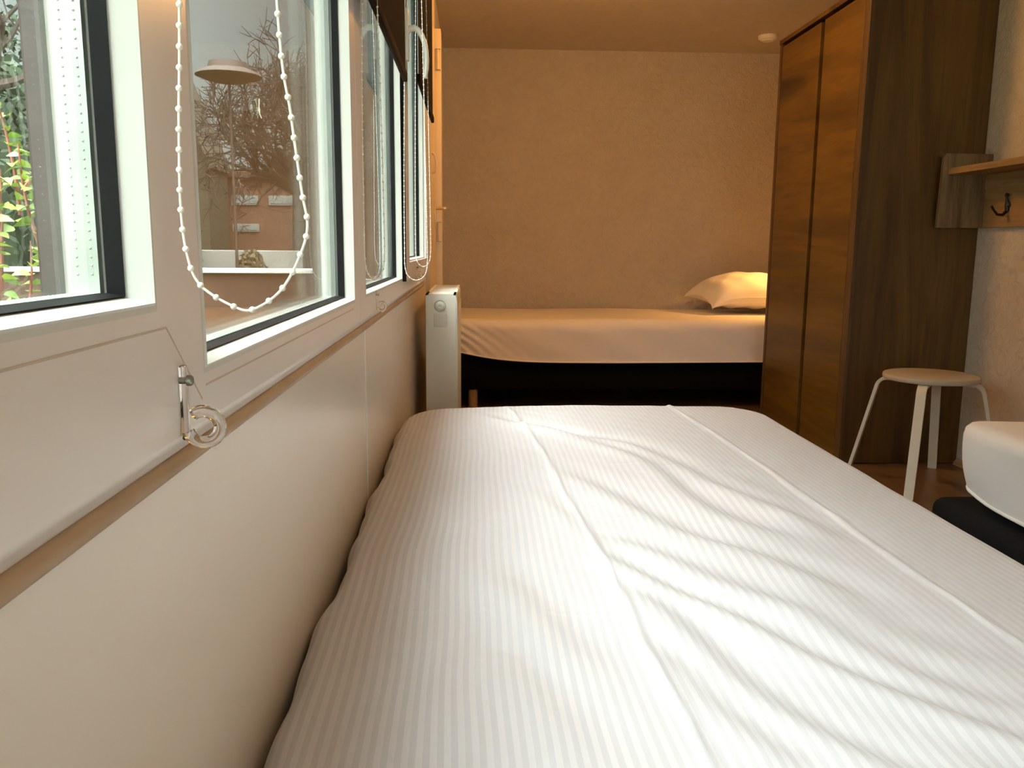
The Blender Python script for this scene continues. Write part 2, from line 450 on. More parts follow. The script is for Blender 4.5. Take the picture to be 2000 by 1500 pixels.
# ------------------------------------------------------------------ windows
GX = 0.026   # bead + gasket depth behind the face
def ring(bm, Y0, Y1, Z0, Z1, y0, y1, z0, z1, xa, xb):
    """rectangular frame: outer rect, hole rect, from x=xa (room side) to x=xb"""
    def rect(y0, y1, z0, z1, x): return [bm.verts.new((x, y, z)) for y, z in ((y0, z0), (y1, z0), (y1, z1), (y0, z1))]
    A = rect(Y0, Y1, Z0, Z1, xa); B = rect(y0, y1, z0, z1, xa)
    D = rect(Y0, Y1, Z0, Z1, xb); E = rect(y0, y1, z0, z1, xb)
    for i in range(4):
        j = (i+1) % 4
        for q in ((A[i], A[j], B[j], B[i]), (D[i], D[j], E[j], E[i]), (A[i], A[j], D[j], D[i]), (B[i], B[j], E[j], E[i])):
            bm.faces.new(q)
def slope_ring(bm, y0, y1, z0, z1, xa, xb, inset, th=0.004):
    """sloping bead all round a rectangular opening (closed cross-section)"""
    def rect(i, x): return [bm.verts.new((x, y, z)) for y, z in ((y0+i, z0+i), (y1-i, z0+i), (y1-i, z1-i), (y0+i, z1-i))]
    P = [rect(0.0, xa), rect(inset*0.35, xa+0.0012), rect(inset, xb), rect(-th, xb), rect(-th, xa)]
    for q in range(5):
        A, B = P[q], P[(q+1) % 5]
        for i in range(4):
            j = (i+1) % 4
            bm.faces.new((A[i], A[j], B[j], B[i]))
def window(num, Y0, Y1, y0, y1, z0, z1, xf, dotp, label, mitre=None, sash=False):
    W = thing('window_%d' % num, (XF, (Y0+Y1)/2, SILL), label, 'window', kind='structure')
    b = BM(); e2 = 0.0042
    ring(b, Y0, Y1, 0.868 if not sash else 0.868, HEAD, y0-0.004, y1+0.004, z0-0.004, z1+0.004, xf, -0.262)
    obj('frame', b, 'frame', W, smooth=False)
    b = BM(); slope_ring(b, y0, y1, z0, z1, xf, xf-0.0165, 0.0055)
    obj('glazing_bead', b, 'bead', W, smooth=False)
    b = BM(); slope_ring(b, y0+0.0055, y1-0.0055, z0+0.0055, z1-0.0055, xf-0.0165, xf-0.0260, 0.0030, 0.009)
    obj('gasket', b, 'rubber', W, smooth=False)
    i = 0.0080; gx = xf-0.0265
    obj('inner_pane', box((gx-0.003, y0+i-0.005, z0+i-0.005), (gx, y1-i+0.005, z1-i+0.005)), 'glass', W, smooth=False)
    obj('outer_pane', box((gx-0.024, y0+i-0.005, z0+i-0.005), (gx-0.021, y1-i+0.005, z1-i+0.005)), 'glass', W, smooth=False)
    # aluminium spacer with its two rows of dots
    xa, xb = gx-0.0034, gx-0.0206
    b = BM(); j = i+0.0005
    ring(b, y0+j-0.006, y1-j+0.006, z0+j-0.006, z1-j+0.006, y0+j, y1-j, z0+j, z1-j, xa, xb)
    def dot(c, nrm, rr):
        c = Vector(c); n_ = Vector(nrm)
        u = Vector((1, 0, 0)); v = n_.cross(u)
        rim = [b.verts.new(c+(u*math.cos(2*PI*k/6)+v*math.sin(2*PI*k/6))*rr) for k in range(6)]
        tip = b.verts.new(c+n_*rr*0.55)
        for k in range(6): b.faces.new((rim[k], rim[(k+1) % 6], tip))
    rr = dotp*0.19
    for xs in (xa-0.0042, xb+0.0042):
        nz = int((min(z1, 1.75)-z0-0.03)/dotp)
        for k in range(nz):
            dot((xs, y1-j-0.0001, z0+0.02+k*dotp), (0, -1, 0), rr)
        ny = int((y1-y0-0.03)/dotp)
        for k in range(ny):
            dot((xs, y0+0.015+k*dotp, z0+j+0.0001), (0, 0, 1), rr)
    obj('spacer_bar', b, 'alu', W, smooth=False)
    # outer sash behind the panes
    b = BM(); ring(b, Y0, Y1, 0.868, HEAD, y0+0.003, y1-0.003, z0+0.003, z1-0.003, -0.262, -0.274)
    obj('outer_frame', b, 'frame_out', W, smooth=False)
    # moulded groove lines
    if mitre:
        b = BM(); xg = xf+0.0004
        gz = mitre['z']; t = 0.0010
        add_box(b, (xf-0.001, mitre['y0'], gz-t), (xg, mitre['y1'], gz+t*0.4))
        for (ya, za, yb, zb) in mitre.get('diag', []):
            add_prism(b, [(xg, ya-t, za), (xg, ya+t, za), (xg, yb+t, zb), (xg, yb-t, zb)], (-0.0012, 0, 0))
        obj('moulding_line', b, 'groove', W, smooth=False)
    return W
def fill_window():  # glazed door added out of view to brighten the room
    W = thing('window_5', (1.1, YB, 0.0), 'large unseen glazed garden door added behind the camera for more daylight', 'window', kind='structure')
    b = BM()
    add_box(b, (0.10, YB-0.09, 0.0), (0.17, YB-0.02, 2.15)); add_box(b, (2.03, YB-0.09, 0.0), (2.10, YB-0.02, 2.15)); add_box(b, (1.065, YB-0.09, 0.0), (1.135, YB-0.02, 2.15))
    add_box(b, (0.17, YB-0.09, 2.08), (2.03, YB-0.02, 2.15)); add_box(b, (0.17, YB-0.09, 0.0), (2.03, YB-0.02, 0.08))
    obj('frame', b, 'frame', W, smooth=False)
    for xa, xb in ((0.17, 1.065), (1.135, 2.03)): obj('pane', box((xa, YB-0.058, 0.08), (xb, YB-0.054, 2.08)), 'glass', W, smooth=False)
fill_window()
window(1, -0.55, 0.600, -0.42, 0.549, 0.9610, 2.00, XF, 0.0054, 'white framed window nearest the camera, leafy shrub behind it',
       dict(z=0.9455, y0=-0.5, y1=0.566, diag=[(0.566, 0.9455, 0.632, 0.885)]))
window(2, 0.600, 1.521, 0.643, 1.450, 0.9075, 2.00, XF, 0.0032, 'white framed fixed window with the large bead chain before it',
       dict(z=0.8945, y0=0.643, y1=1.435, diag=[]))
window(3, 1.5235, 2.425, 1.597, 2.405, 0.9075, 2.00, XF, 0.0036, 'white framed fixed window, second beyond the clear hook')
W4 = window(4, 2.4255, 3.58, 2.555, 3.42, 0.956, 2.00, XF, 0.0036, 'white opening window farthest away, with the lever handle')
obj('rubber_seal', box((XF-0.001, 2.424, 0.90), (XF+0.0108, 2.4300, 2.05)), 'rubber', W4, smooth=False)
b = BM(); ring(b, 2.430, 3.55, 0.900, 2.05, 2.552, 3.423, 0.953, 2.003, XF+0.0112, XF+0.0002)
obj('sash', b, 'frame', W4, smooth=False)
# window frame head cover
struct('trim_4', box((XF-0.10, -0.55, HEAD), (XF, 3.59, HEAD+0.06)), 'frame', 'white head rail above the windows', 'trim')

# lever handle on the farthest window
h = thing('window_handle', (-0.194, 2.49, 1.55), 'white curved lever handle on the sash of the farthest window', 'handle')
obj('base_plate', box((-0.1940, 2.474, 1.515), (-0.1840, 2.506, 1.655), 0.004, 3), 'white_plastic', h)
pts = [(-0.190, 2.49, 1.592), (-0.180, 2.49, 1.602), (-0.168, 2.49, 1.604), (-0.158, 2.49, 1.598), (-0.148, 2.49, 1.584), (-0.1405, 2.49, 1.565),
       (-0.1365, 2.49, 1.543), (-0.1350, 2.49, 1.520), (-0.1360, 2.49, 1.496), (-0.1400, 2.49, 1.470)]
obj('lever', add_tube(BM(), pts, [0.012, 0.012, 0.0115, 0.011, 0.0105, 0.010, 0.010, 0.010, 0.010, 0.009], 12, flat=(1.0, 0.75)), 'white_plastic', h)

# roller blinds
def blind(name, x, y0, y1, zb, label, bl=0.0):
    t = thing(name, (x, y0, zb), label, 'blind')
    obj('fabric', box((x-0.0008, y0, zb+0.012), (x+0.0008, y1, 2.20)), 'blind', t, smooth=False)
    obj('bottom_bar', box((x-0.006, y0-0.002, zb-0.004), (x+0.006, y1+0.002, zb+0.020), 0.004, 3), 'blind_bar', t)
    b = BM(); add_tube(b, [(x, y0-0.01, 2.215), (x, y1+0.01, 2.215)], 0.022, 16)
    obj('roller_tube', b, 'blind_bar', t)
    for yy in (y0-0.016, y1+0.011): obj('bracket', box((XL+0.0005, yy, 2.18), (x+0.024, yy+0.005, 2.25)), 'white_plastic', t)
blind('roller_blind', -0.1755, -0.50, 0.44, 1.50, 'unseen dark brown roller blind lowered over the nearest window to shape the daylight')  # out of view, lowered to hold daylight off the right of the bed
blind('roller_blind', -0.1755, 0.60, 1.43, 1.50, 'unseen dark brown roller blind lowered over the window with the large bead chain to shape the daylight')  # also out of view, its height set to shape the light on the bed
blind('roller_blind', -0.1755, 1.50, 2.235, 1.415, 'dark brown roller blind half lowered over the window second beyond the clear hook')
blind('roller_blind', -0.160, 2.53, 3.34, 1.470, 'dark brown roller blind hanging behind the white lever handle')

# bead chains
def catmull(P, n=14):
    out = []
    Q = [P[0]]+list(P)+[P[-1]]
    for i in range(1, len(Q)-2):
        a, b, c, d = [np.array(q, float) for q in Q[i-1:i+3]]
        for k in range(n):
            t = k/n
            out.append(0.5*((2*b)+(-a+c)*t+(2*a-5*b+4*c-d)*t*t+(-a+3*b-3*c+d)*t**3))
    out.append(np.array(P[-1], float))
    return out
def chain(P, y, rb, pitch, label, seg=10):
    pts = catmull(P, 16)
    d = [0]
    for a, b in zip(pts, pts[1:]): d.append(d[-1]+np.linalg.norm(b-a))
    T = d[-1]; n = int(T/pitch)
    def at(s):
        i = max(0, min(len(d)-2, int(np.searchsorted(d, s))-1))
        f = (s-d[i])/max(1e-9, d[i+1]-d[i])
        q = pts[i]*(1-f)+pts[i+1]*f
        return (q[0], y, q[1])
    t = thing('blind_chain', (P[0][0], y, min(p[1] for p in P)), label, 'chain')
    cord = BM()
    add_tube(cord, [(q[0], y, q[1]) for q in pts[::2]], rb*0.42, 8)
    obj('cord', cord, 'bead_chain', t)
    # all beads too many to part one by one when tiny: the largest as parts
    off = pitch*0.35
    pos = [at(off+k*pitch) for k in range(n)]
    pos.sort(key=lambda q: q[2])
    src = None
    for q in pos[:100]:
        if src is None:
            src = obj('bead', add_sphere(BM(), ORG[t.name], rb, seg, seg-3), 'bead_chain', t)
            src.location = Vector(q)-ORG[t.name]
        else:
            c = src.copy(); C.objects.link(c); c.parent = t; c.location = Vector(q)-ORG[t.name]
    rest = pos[100:]
    if rest:
        b = BM()
        for q in rest: add_sphere(b, q, rb, 6, 4)
        o = obj('bead_row', b, 'bead_chain', t); o['kind'] = 'stuff'
    return t
chain([(-0.140, 1.75), (-0.168, 1.40), (-0.1795, 1.147), (-0.1835, 1.08), (-0.1855, 1.025), (-0.183, 0.993), (-0.1755, 0.974), (-0.155, 0.9605), (-0.1425, 0.9590), (-0.125, 0.971), (-0.1125, 0.992), (-0.1065, 1.012),
       (-0.1095, 1.035), (-0.1145, 1.080), (-0.1208, 1.147), (-0.1255, 1.40), (-0.130, 1.75)], 0.55, 0.0021, 0.0123,
      'large white bead chain looped in front of the near windows', 16)
def loop(xa, xb, zb, top, rnd=0.05):
    m_ = (xa+xb)/2; h_ = (xb-xa)/2
    return [(xa+h_*0.5, top), (xa+0.002, zb+0.35), (xa, zb+0.10), (xa+0.001, zb+0.035), (xa+h_*0.35, zb+0.010), (m_, zb), (xb-h_*0.35, zb+0.010), (xb-0.001, zb+0.035), (xb, zb+0.10), (xb-0.003, zb+0.35), (xb-h_*0.5, top)]
chain(loop(-0.2005, -0.164, 0.939, 1.55), 1.56, 0.0021, 0.0142, 'thin white bead chain on the left edge of the second window beyond the hook', 8)
chain(loop(-0.1965, -0.133, 0.905, 2.05), 2.405, 0.0021, 0.0142, 'thin white bead chain crossing the black seal of the farthest window', 8)
chain(loop(-0.190, -0.141, 0.935, 2.05), 2.76, 0.0021, 0.0142, 'thin white bead chain hanging against the farthest window glass', 8)

# clear chain hooks
def hook(loc, s, label, rot=0.0):
    t = thing('chain_hook', loc, label, 'hook')
    x0, y0, z0 = loc
    b = BM()
    add_box(b, (x0, y0-0.0035*s, z0-0.045*s), (x0+0.0042*s, y0+0.0035*s, z0+0.004*s), 0.0016*s, 3)
    obj('back_plate', b, 'acrylic', t)
    b = BM()
    cx, cz, rr = x0+0.0135*s, z0-0.0365*s, 0.0105*s
    pts = []
    for k in range(21):
        a = R(196+k*(292/20))          # starts at the plate, runs under and up, ends open
        pts.append((cx+math.cos(a)*rr, y0, cz+math.sin(a)*rr))
    add_tube(b, pts, 0.0036*s, 12, flat=(1.15, 1.0))
    obj('hook_ring', b, 'acrylic', t)
    b = BM(); add_lathe(b, [(0, 0.0), (0.0022*s, 0.0), (0.0022*s, 0.0052*s), (0.0036*s, 0.0056*s), (0.0036*s, 0.0080*s), (0.0028*s, 0.0090*s), (0, 0.0090*s)], (x0-0.001*s, y0, z0-0.006*s), 'x', 14)
    obj('screw', b, 'steel', t)
    return t
hook((XF+0.0004, 0.586, 0.9130), 1.08, 'clear plastic chain hook screwed to the near window frame')
hook((XF+0.0012, 1.76, 0.905), 0.8, 'small clear chain hook below the second window past the large one')
hook((XF+0.0115, 2.84, 0.935), 0.8, 'small clear chain hook under the farthest window')

# dried insects on the panes
def bug(loc, pts, rads, label):
    b = add_tube(BM(), pts, rads, 8)
    add_tube(b, [pts[0], Vector(pts[0])+Vector((0.001, -0.002, 0.007))], 0.0006, 5)
    add_tube(b, [pts[-1], Vector(pts[-1])+Vector((0.001, 0.003, -0.004))], 0.0006, 5)
    tag(obj('dried_insect', b, 'insect', loc=loc), label, 'insect')
gx = XF-0.0265+0.0012
bug((gx, 0.418, 1.118), [(gx, 0.413, 1.126), (gx, 0.4145, 1.122), (gx, 0.416, 1.117), (gx, 0.4185, 1.112), (gx, 0.420, 1.110)], [0.0007, 0.0014, 0.0016, 0.0018, 0.0006], 'pale dried insect stuck to the nearest window pane')
bug((gx, 0.95, 1.14), [(gx, 0.945, 1.147), (gx, 0.946, 1.143), (gx, 0.947, 1.139)], [0.0005, 0.0012, 0.0005], 'tiny pale dried insect on the pane beside the large bead chain')

# ------------------------------------------------------------------ draped bedding
def drape(x0, x1, y0, y1, ztop, r, Rc, drop, step, hfun=None, efun=None, tuck=0.0):
    hx, hy = (x1-x0)/2, (y1-y0)/2
    cx, cy = (x0+x1)/2, (y0+y1)/2
    ext = (PI/2-2)*r+drop
    def axis_pts(h):
        n = max(8, int(2*h/step))
        core = np.linspace(-(h-Rc), (h-Rc), n)
        side = np.linspace(0, Rc+ext, max(14, int((Rc+ext)/step)))[1:]
        return np.concatenate([-(h-Rc)-side[::-1], core, (h-Rc)+side])
    U, V = axis_pts(hx), axis_pts(hy)
    uu, vv = np.meshgrid(U, V, indexing='xy')
    ox = np.maximum(np.abs(uu)-(hx-Rc), 0)*np.sign(uu); oy = np.maximum(np.abs(vv)-(hy-Rc), 0)*np.sign(vv)
    o = np.hypot(ox, oy); o = np.minimum(o, Rc+ext)
    on = np.hypot(ox, oy)+1e-12
    dx, dy = ox/on, oy/on
    q = np.clip(o-(Rc-r), 0, None)
    ang = np.clip(q/r, 0, PI/2)
    off = np.minimum(o, Rc-r)+r*np.sin(ang)
    dz = r*(1-np.cos(ang))+np.clip(q-r*PI/2, 0, None)
    off = off-tuck*np.clip((dz-r)/(max(1e-6, drop-r)), 0, 1)**2
    X = cx+np.clip(uu, -(hx-Rc), hx-Rc)+dx*off
    Y = cy+np.clip(vv, -(hy-Rc), hy-Rc)+dy*off
    Z = ztop-dz
    if hfun is not None:
        hh = hfun(X, Y); k = np.cos(ang)
        Z = Z+hh*np.maximum(k, 0.0)
    if efun is not None:
        ex, ey, ez = efun(X, Y, Z, dx, dy, dz)
        X, Y, Z = X+ex, Y+ey, Z+ez
    nv, nu = uu.shape
    verts = np.stack([X.ravel(), Y.ravel(), Z.ravel()], 1)
    idx = np.arange(nu*nv).reshape(nv, nu)
    F = np.stack([idx[:-1, :-1].ravel(), idx[:-1, 1:].ravel(), idx[1:, 1:].ravel(), idx[1:, :-1].ravel()], 1)
    return verts, F.tolist()

def seg_field(X, Y, P, w, h, prof='ridge', taper=0.25):
    """signed distance to a polyline on the cloth -> fold height"""
    P = catmull(P, 4)
    if prof == 's': w = w*1.8
    best = np.full(X.shape, 1e9); sgn = np.zeros(X.shape); tt = np.zeros(X.shape)
    Ls = [np.linalg.norm(b-a) for a, b in zip(P, P[1:])]; tot = sum(Ls); acc = 0
    for (a, b), l in zip(zip(P, P[1:]), Ls):
        d = (b-a)/l
        t = np.clip((X-a[0])*d[0]+(Y-a[1])*d[1], 0, l)
        ex = X-(a[0]+d[0]*t); ey = Y-(a[1]+d[1]*t)
        dist = np.hypot(ex, ey)
        s = np.sign(ex*d[1]-ey*d[0])
        m_ = dist < best
        best = np.where(m_, dist, best); sgn = np.where(m_, s, sgn); tt = np.where(m_, (acc+t)/tot, tt)
        acc += l
    env = np.clip(tt/taper, 0, 1)*np.clip((1-tt)/taper, 0, 1)
    env = env*env*(3-2*env)
    sd = best*sgn
    if prof == 'ridge': return h*env*np.exp(-(sd/w)**2)
    if prof == 'crease': return h*env*(1/(1+(best/w)**2)**1.5)
    if prof == 's':  return h*env*(sd/w)*np.exp(0.5-0.5*(sd/w)**2)
    if prof == 'step': return h*env*(np.exp(-np.clip(sd, 0, None)/(3.2*w))*(sd > 0)+np.exp(-(np.clip(sd, None, 0)/w)**2)*(sd <= 0))
def W2(pts):   # photo pixel positions -> places on the mattress top plane
    out = []
    for px, py in pts:
        d = rt2*((px-1000)/1637.6)-up2*((py-750)/1637.6)+fw
        k_ = (0.53-1.0)/d.z
        out.append((d.x*k_, d.y*k_))
    return out
FOLDS = [
 (W2([(985,795),(1010,820),(1060,890),(1095,960),(1130,1015),(1180,1110),(1225,1200),(1260,1280),(1310,1370),(1345,1430),(1380,1500),(1450,1620)]), 0.0065, 0.0085, 'crease', 0.06),
 (W2([(1290,786),(1400,858),(1500,925),(1590,990),(1640,1020),(1710,1075),(1800,1140),(1870,1185),(1930,1230),(2000,1275),(2200,1420)]), 0.0065, 0.0075, 'crease', 0.04),
 (W2([(640,1075),(735,1034),(900,1021),(1100,1020),(1170,1019),(1500,1040)]), 0.003, 0.0014, 'crease', 0.15),
 (W2([(760,925),(900,913),(1000,912),(1240,915),(1500,922)]), 0.003, 0.0012, 'crease', 0.15),
 (W2([(640,1205),(800,1195),(1000,1195),(1230,1215)]), 0.003, 0.0010, 'crease', 0.15),
 (W2([(930,806),(1000,828),(1080,845),(1230,872),(1330,915),(1400,955),(1560,1020),(1680,1080)]), 0.013, 0.0075, 's', 0.15),
 (W2([(1000,824),(1130,861),(1260,905),(1360,985),(1480,1040),(1600,1080)]), 0.015, 0.0080, 's', 0.18),
 (W2([(1080,915),(1200,975),(1330,1045),(1470,1090),(1620,1150),(1800,1235)]), 0.016, 0.0085, 's', 0.2),
 (W2([(1150,1040),(1250,1075),(1400,1140),(1560,1205),(1700,1285),(1900,1375),(2050,1440)]), 0.014, 0.0060, 's', 0.2),
 (W2([(1165,1080),(1290,1150),(1450,1222),(1600,1302),(1760,1372),(2000,1460),(2200,1540)]), 0.013, 0.0115, 's', 0.12),
 (W2([(1215,1150),(1330,1225),(1430,1322),(1580,1430),(1740,1510),(1900,1580)]), 0.013, 0.0090, 's', 0.15),
 (W2([(1260,1260),(1340,1330),(1450,1430),(1600,1540)]), 0.012, 0.0060, 's', 0.2),
 (W2([(930,1080),(1050,1190),(1150,1290),(1280,1375)]), 0.016, 0.0055, 's', 0.3),
 (W2([(960,1250),(1040,1340),(1130,1440),(1200,1560)]), 0.015, 0.0045, 's', 0.3),
 (W2([(1050,960),(1150,1050),(1200,1120)]), 0.012, 0.004, 's', 0.3),
 (W2([(850,1190),(900,1300),(960,1420),(1000,1540)]), 0.022, 0.003, 's', 0.3),
 (W2([(1330,905),(1480,960),(1600,1030),(1750,1110)]), 0.018, 0.004, 's', 0.3),
 (W2([(1500,1150),(1650,1200),(1800,1265),(2000,1340)]), 0.020, 0.005, 's', 0.3),
 (W2([(1700,1300),(1850,1350),(2050,1420)]), 0.016, 0.004, 's', 0.3),
]
def duvet_h(X, Y):
    H = np.zeros(X.shape)
    for P, w_, h_, pr, tp in FOLDS: H += seg_field(X, Y, P, w_, h_*(0.72 if pr == 's' else 0.60), pr, tp)
    H += 0.016*(1-np.clip(np.abs(X-0.38)/0.56, 0, 1)**2.2)-0.006
    H += 0.0014*np.sin(X*9.1+Y*4.0)*np.cos(Y*7.3-X*3.1)+0.0008*np.sin(X*31-Y*17+2*np.sin(Y*6))*np.clip(X+0.1, 0, 1)
    # many small folds of the cotton running across the middle
    ph = (X*0.80+Y*0.60)
    H += 0.00022*np.sin(ph*120+3*np.sin(Y*5)+2*np.sin(X*8))*np.exp(-((X-0.35)/0.28)**2)
    return H
def duvet_e(X, Y, Z, dx, dy, dz):
    left = (dx < -0.5)
    wv = (0.004*np.sin(Y*11.0)+0.003*np.sin(Y*21.0+1.3)+0.0015*np.sin(Y*45))*np.clip((Y-0.3)/0.7, 0.2, 1)
    ex = np.where(left, 0.006+wv, 0)*np.clip(dz/0.02, 0, 1)
    return ex, np.zeros_like(Y), 0.0*Z
bed = thing('single_bed', (0.33, 1.36, 0.0), 'bed in the foreground under a white striped satin duvet', 'bed')
vv, ff = drape(-0.2165, 0.872, 0.20, 2.475, 0.53, 0.055, 0.14, 0.26, 0.0052, duvet_h, duvet_e)
mesh_obj('duvet', vv, ff, 'duvet', bed)
obj('mattress', box((-0.190, 0.24, 0.325), (0.845, 2.435, 0.475), 0.04, 4), 'sheet', bed)
obj('box_base', box((-0.195, 0.24, 0.09), (0.85, 2.44, 0.322), 0.015, 3), 'box', bed)
for (lx, ly) in ((-0.12, 0.34), (0.77, 0.34), (-0.12, 2.34), (0.77, 2.34)):
    obj('leg', add_lathe(BM(), [(0, 0), (0.02, 0), (0.024, 0.09), (0, 0.09)], (lx, ly, 0.0), 'z', 16), 'bed_leg', bed)
b = BM(); add_box(b, (0.0985, 1.6, 0.53), (0.0995, 1.601, 0.531)); b.free()

# right hand bed
rb = thing('single_bed', (1.80, 1.1, 0.0), 'bed at the right edge with a white fitted sheet and charcoal base', 'bed')
def rb_e(X, Y, Z, dx, dy, dz):
    s = np.clip((dz-0.10)/0.10, 0, 1)
    cor = np.exp(-((X-1.345)**2+(Y-2.25)**2)/0.12**2)
    return 0.004*np.sin(Y*17)*(dx < -0.5)*np.clip(dz/0.05, 0, 1)*np.clip((0.19-dz)/0.05, 0, 1), -0.0*Y, s*cor*0.035
vv, ff = drape(1.335, 2.275, 0.15, 2.235, 0.535, 0.028, 0.075, 0.205, 0.02, lambda X, Y: 0.002*np.sin(X*14+Y*9), rb_e, tuck=0.02)
mesh_obj('fitted_sheet', vv, ff, 'sheet', rb)
b = BM()
pp = []
for k in range(60):
    f = k/59
    if f < 0.8: q = (1.354+0.0, 0.2+(2.17-0.2)*f/0.8)
    else:
        a = (f-0.8)/0.2*PI/2; q = (1.354+0.06*(1-math.cos(a)), 2.155+0.055*math.sin(a))
    c_ = math.exp(-((q[0]-1.345)**2+(q[1]-2.25)**2)/0.12**2)
    pp.append((q[0], q[1], 0.333+0.033*c_))
add_tube(b, pp, 0.0050, 8); obj('sheet_hem', b, 'sheet', rb)
obj('box_base', box((1.312, 0.15, 0.05), (2.275, 2.285, 0.305), 0.035, 5), 'box_blue', rb)
for (lx, ly) in ((1.38, 0.25), (2.2, 0.25), (1.40, 2.18), (2.2, 2.18)):
    obj('leg', add_lathe(BM(), [(0, 0), (0.02, 0), (0.022, 0.052), (0, 0.052)], (lx, ly, 0.0), 'z', 16), 'bed_leg', rb)

# far bed across the end wall
fb = thing('single_bed', (1.05, 5.68, 0.0), 'bed along the end wall behind the wardrobe, white sheet over black base', 'bed')
def fb_e(X, Y, Z, dx, dy, dz):
    front = (dy < -0.3)
    lf = np.exp(-(np.clip(X+0.16, 0, 9)/0.26)**1.4)
    g = np.clip(dz/0.20, 0, 1)
    ez = np.where(front | (dx < -0.5), 0.075*lf*g**1.5+0.010*np.clip((X-0.9)/1.3, 0, 1)*g, 0)
    fold = 0.014*np.sin((X*0.75+Z*1.0)*88)*np.exp(-np.clip(X+0.12, 0, 9)/0.13)*np.clip(dz/0.04, 0, 1)
    fold += 0.0025*np.sin(X*13+Z*30)*np.clip(dz/0.05, 0, 1)
    return 0*X, np.where(front, fold, 0), ez
vv, ff = drape(-0.190, 2.270, 5.15, 6.170, 0.560, 0.07, 0.08, 0.268, 0.014, lambda X, Y: 0.003*np.sin(X*5)*np.sin(Y*7), fb_e)
mesh_obj('fitted_sheet', vv, ff, 'sheet', fb)
hp = []
for k in range(90):
    x_ = -0.11+2.30*k/89
    hp.append((x_, 5.1475, 0.293+0.075*math.exp(-(max(0, x_+0.16)/0.26)**1.4)+0.010*min(1, max(0, (x_-0.9)/1.3))))
b = BM(); add_tube(b, hp, 0.0045, 8); obj('sheet_hem', b, 'sheet', fb)
obj('mattress', box((-0.16, 5.19, 0.345), (2.24, 6.14, 0.50), 0.04, 4), 'sheet', fb)
obj('box_base', box((-0.185, 5.18, 0.115), (2.265, 6.165, 0.34), 0.012, 3), 'box', fb)
for (lx, ly) in ((-0.008, 5.215), (2.12, 5.215), (-0.008, 6.05), (2.12, 6.05)):
    obj('leg', add_lathe(BM(), [(0, 0), (0.029, 0), (0.029, 0.116), (0, 0.116)], (lx, ly, 0.0), 'z', 20), 'bed_leg', fb)

# pillow
def pillow():
    n, m_ = 60, 44
    Lx, Ly, T = 0.36, 0.26, 0.132
    V, F = [], []
    for s in (1, -1):
        for j in range(m_):
            for i in range(n):
                u = -1+2*i/(n-1); v = -1+2*j/(m_-1)
                pu = 1-0.10*(1-v*v)*abs(u)**3
                e_ = max(0.0, (1-abs(u)**2.6))**0.55*max(0.0, (1-abs(v)**2.4))**0.55
                x_ = u*Lx*(1+0.05*abs(v)**4-0.04*(1-abs(v))) ; y2 = v*Ly*(1+0.06*abs(u)**4)
                wr = 0.006*math.sin(11*u+5*v*v)*math.sin(7*v+2)*e_+0.008*math.sin(math.atan2(v-1, u+1)*26)*e_*math.exp(-((u+1)**2+(v+1)**2)*1.2)
                V.append((x_, y2, s*(T*e_)*(1.0 if s > 0 else 0.8)+wr-0.075*abs(u)**4*(0.35+0.65*abs(v)**2)))
    k = n*m_
    for b_ in (0, k):
        for j in range(m_-1):
            for i in range(n-1):
                a = b_+j*n+i
                q = (a, a+1, a+n+1, a+n)
                F.append(q if b_ == 0 else q[::-1])
    return V, F
V, F = pillow()
rm = Matrix.Rotation(R(7), 4, 'Z') @ Matrix.Rotation(R(5), 4, 'X')
pl = thing('pillow', (1.90, 5.80, 0.565), 'white plump pillow on the far bed against the wall', 'pillow')
V = [rm @ Vector(v)+Vector((1.915, 5.800, 0.703)) for v in V]
mesh_obj('pillow_case', V, F, 'pillow', pl)
b = BM()
rimp = []
for k in range(120):
    a = 2*PI*k/120
    c, s = math.cos(a), math.sin(a)
    u = math.copysign(min(1, abs(c)**0.35), c) if abs(c) > 1e-6 else 0
    v = math.copysign(min(1, abs(s)**0.35), s) if abs(s) > 1e-6 else 0
    x_ = u*0.36*(1+0.05*abs(v)**4-0.04*(1-abs(v))); y2 = v*0.26*(1+0.06*abs(u)**4)
    rimp.append(rm @ Vector((x_, y2, -0.075*abs(u)**4*(0.35+0.65*abs(v)**2)))+Vector((1.915, 5.800, 0.703)))
add_tube(b, rimp, 0.0035, 6, close=True)
obj('piping', b, 'pillow', pl)

# ------------------------------------------------------------------ radiator
rd = thing('radiator', (-0.12, 3.05, 0.12), 'white panel radiator on the wall below the farthest window', 'radiator')
x0, x1, ya, yb, za, zb = -0.176, -0.066, 3.05, 3.82, 0.13, 0.830
obj('side_panel', box((x0, ya, za), (x1, ya+0.003, zb-0.003), 0.001), 'rad', rd, smooth=False)
obj('side_panel', box((x0, yb-0.003, za), (x1, yb, zb-0.003), 0.001), 'rad', rd, smooth=False)
b = BM()
prof = [(x1-0.012, zb-0.006), (x1-0.004, zb-0.004), (x1+0.0015, zb-0.012), (x1+0.0035, zb-0.026), (x1+0.0035, za+0.02), (x1, za+0.006), (x1-0.012, za)]
add_prism(b, [(p[0], ya+0.001, p[1]) for p in prof], (0, yb-ya-0.002, 0))
for k in range(22):
    yy = ya+0.03+k*0.0335
    add_box(b, (x1+0.003, yy, za+0.05), (x1+0.0055, yy+0.017, zb-0.06), 0.001)
obj('front_panel', b, 'rad', rd)
b = box((x0, ya+0.004, za), (x0+0.012, yb-0.004, zb-0.01)); obj('rear_panel', b, 'rad', rd, smooth=False)
b = BM()
add_box(b, (x0, ya, zb-0.004), (x0+0.010, yb, zb)); add_box(b, (x1-0.010, ya, zb-0.004), (x1+0.001, yb, zb))
add_box(b, (x0, ya, zb-0.004), (x1, ya+0.16, zb))
